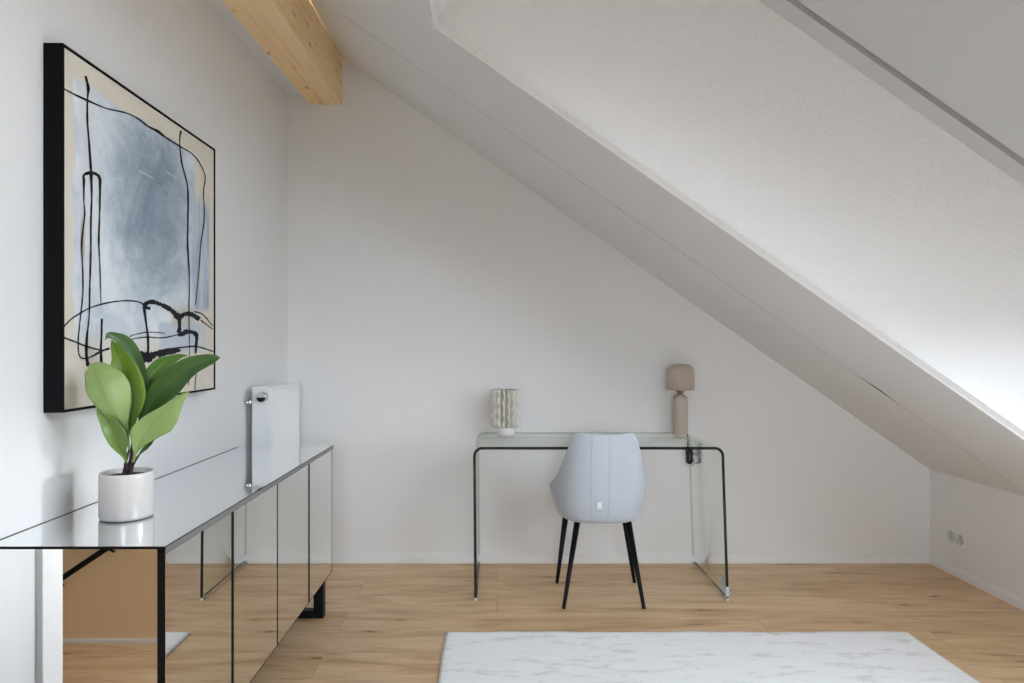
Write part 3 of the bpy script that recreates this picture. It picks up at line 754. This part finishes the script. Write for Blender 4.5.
def pad(name, f, z0, z1, m, y1=.19, bev=.02):
    b = NB(); pts = []
    for i in range(40):
        a = 2*PI*i/40; c, s = math.cos(a), math.sin(a)
        pts.append(Vector((CC.x-.006+.212*f*math.copysign(abs(c)**.6, c), CC.y+.035+y1*f*math.copysign(abs(s)**.6, s), z0)))
    prism(b, pts, (0,0,z1-z0)); o = obj(name, b, m, CH, bevel=bev, seg=4)
    for p in o.data.polygons: p.use_smooth = True
    return o
pad('seat_cushion', .93, .412, .485, M_CHAIR)
pad('seat_base', .80, .398, .425, M_CHAIR, bev=.008)
b = NB(); tp = shell_pt(-3, .497, -.003)
prism(b, [tp+Vector((-.011,0,-.016)), tp+Vector((.011,-.001,-.016)), tp+Vector((.011,-.001,.016)), tp+Vector((-.011,0,.016))], (0,-.0035,0)); obj('tag', b, M_TAG, CH)['label'] = 'small white fabric tag'
feet = [P(563.6,608.6,3.262), P(644,608.6,3.262), P(557,582.5,3.62), P(634.5,582.5,3.62)]
tops = [Vector((CC.x-.125, 3.36, .392)), Vector((CC.x+.126, 3.36, .392)), Vector((CC.x-.163, 3.53, .392)), Vector((CC.x+.135, 3.53, .392))]
for f_, t_ in zip(feet, tops):
    f_ = Vector((f_.x, f_.y, .0005)); b = NB(); tube(b, [f_, f_.lerp(t_, .03), t_], [.0085,.009,.0155], 14); obj('leg', b, M_BLACK, CH)
b = NB()
for t_ in tops:
    c = Vector((CC.x-.006, 3.445, .393)); e = t_.lerp(c, .75); tube(b, [t_, e], .011, 8)
bx(b, CC.x-.07, CC.x+.06, 3.38, 3.51, .388, .399); obj('underframe', b, M_BLACK, CH)

# ---------------------------------------------------------------- rug
RGx0, RGx1, RGy0, RGy1 = -.221, 1.79, .15, 2.986
b = NB(); nx, ny = 150, 160
g = []
for i in range(nx+1):
    col = []
    for j in range(ny+1):
        x = RGx0+(RGx1-RGx0)*i/nx; y = RGy0+(RGy1-RGy0)*j/ny
        ex = .004*math.sin(x*9)+.002*math.sin(x*31); ey = .003*math.sin(y*8+1)
        if j in (0, ny): y += ex
        if i in (0, nx): x += ey
        edge = min(i, nx-i, j, ny-j); h = .0095+random.uniform(-.0006,.0006)
        if edge == 0: h = .0065
        col.append(b.verts.new((x, y, h)))
    g.append(col)
for i in range(nx):
    for j in range(ny):
        f = b.faces.new((g[i][j], g[i+1][j], g[i+1][j+1], g[i][j+1])); f.smooth = True
ring = [g[i][0] for i in range(nx+1)]+[g[nx][j] for j in range(1,ny+1)]+[g[i][ny] for i in range(nx-1,-1,-1)]+[g[0][j] for j in range(ny-1,0,-1)]
low = [b.verts.new((v.co.x, v.co.y, .0005)) for v in ring]
for i in range(len(ring)):
    k = (i+1)%len(ring); b.faces.new((ring[i], low[i], low[k], ring[k]))
b.faces.new(low[::-1])
tag(obj('rug', b, M_RUG), 'white mottled soft rug on the oak floor in front of the desk', 'rug')

# ---------------------------------------------------------------- double socket
sy, sz = 3.715, .212
SO = thing('wall_socket', 'white double wall socket low on the right knee wall', 'socket', (XR, sy, sz))
b = NB(); bx(b, XR-.009, XR, sy-.074, sy+.074, sz-.038, sz+.038); obj('frame', b, M_SOCK, SO, bevel=.003)
for dy in (-.036, .036):
    b = NB()
    def ring(x, r): return [b.verts.new((x, sy+dy+r*math.cos(2*PI*k/28), sz+r*math.sin(2*PI*k/28))) for k in range(28)]
    rs = [ring(XR-.009,.031), ring(XR-.0125,.030), ring(XR-.0125,.0225), ring(XR-.0092,.021)]
    for a, c in zip(rs, rs[1:]):
        for k in range(28): b.faces.new((a[k], a[(k+1)%28], c[(k+1)%28], c[k]))
    b.faces.new(rs[-1]); s = obj('outlet', b, plain('socket_recess', srgb(205,205,203), .4), SO)
    for dz in (-.0095, .0095):
        b = NB(); tube(b, [(XR-.0092,sy+dy,sz+dz), (XR-.0105,sy+dy,sz+dz)], .0035, 10); obj('pin_hole', b, M_SOCKHOLE, s)

# ---------------------------------------------------------------- daylight
w = bpy.data.worlds.new('sky'); SC.world = w; w.use_nodes = True
nt = w.node_tree; bg = nt.nodes['Background']
tc = nt.nodes.new('ShaderNodeTexCoord'); sp = nt.nodes.new('ShaderNodeSeparateXYZ'); nt.links.new(tc.outputs['Generated'], sp.inputs[0])
rp = nt.nodes.new('ShaderNodeValToRGB'); e = rp.color_ramp.elements
mr = nt.nodes.new('ShaderNodeMapRange'); mr.inputs[1].default_value = -1; mr.inputs[2].default_value = 1; nt.links.new(sp.outputs[2], mr.inputs[0]); nt.links.new(mr.outputs[0], rp.inputs[0])
e[0].position = .48; e[0].color = (.10,.10,.095,1); e[1].position = .52; e[1].color = (1.135,1.24,1.42,1); e_ = e.new(1.0); e_.color = (.545,.605,.70,1)
nt.links.new(rp.outputs[0], bg.inputs[0]); bg.inputs[1].default_value = 19.5
def portal(name, loc, rot, sx, sy_):
    l = bpy.data.lights.new(name, 'AREA'); l.shape = 'RECTANGLE'; l.size = sx; l.size_y = sy_; l.cycles.is_portal = True
    o = bpy.data.objects.new(name, l); COL.objects.link(o); o.location = loc; o.rotation_euler = rot
portal('window_daylight', (XR+.19, (WY0+WY1)/2, (WZ0+WZ1)/2), (0, PI/2, 0), WZ1-WZ0, WY1-WY0)
c = rsp((KX0+KX1)/2, (KY0+KY1)/2, .22); portal('roof_fill_daylight', c, (0, math.atan(.7), 0), (KX1-KX0)*1.22, KY1-KY0)
portal('rear_fill_daylight', ((RX0+RX1)/2, YF-.19, (RZ0+RZ1)/2), (PI/2, 0, 0), RX1-RX0, RZ1-RZ0)

sl_ = bpy.data.lights.new('low_sun', 'SUN'); sl_.energy = 1.15; sl_.angle = math.radians(5.5); sl_.color = (1,.985,.96)
so_ = bpy.data.objects.new('low_sun', sl_); COL.objects.link(so_); so_.location = (6, 2, 2)
so_.rotation_euler = Vector((-1,.04,-.10)).to_track_quat('-Z', 'Y').to_euler()

# ---------------------------------------------------------------- camera
cam = bpy.data.cameras.new('camera'); co = bpy.data.objects.new('camera', cam); COL.objects.link(co)
cam.sensor_width = 36; cam.lens = 36*F/1024
co.location = (0, 0, CAMZ); co.rotation_euler = (PI/2, 0, 0)
cam.shift_x = (512-U0)/1024; cam.shift_y = (V0-341.5)/1024
cam.clip_start = .02
SC.camera = co
SC.view_settings.view_transform = 'Standard'; SC.view_settings.look = 'None'
SC.view_settings.gamma = 1; SC.view_settings.use_curve_mapping = False
SC.view_settings.exposure = -0.12
cy = SC.cycles
cy.use_denoising = True; cy.max_bounces = 14; cy.diffuse_bounces = 8; cy.glossy_bounces = 6; cy.transparent_max_bounces = 24
cy.caustics_reflective = False; cy.caustics_refractive = False; cy.sample_clamp_indirect = 8
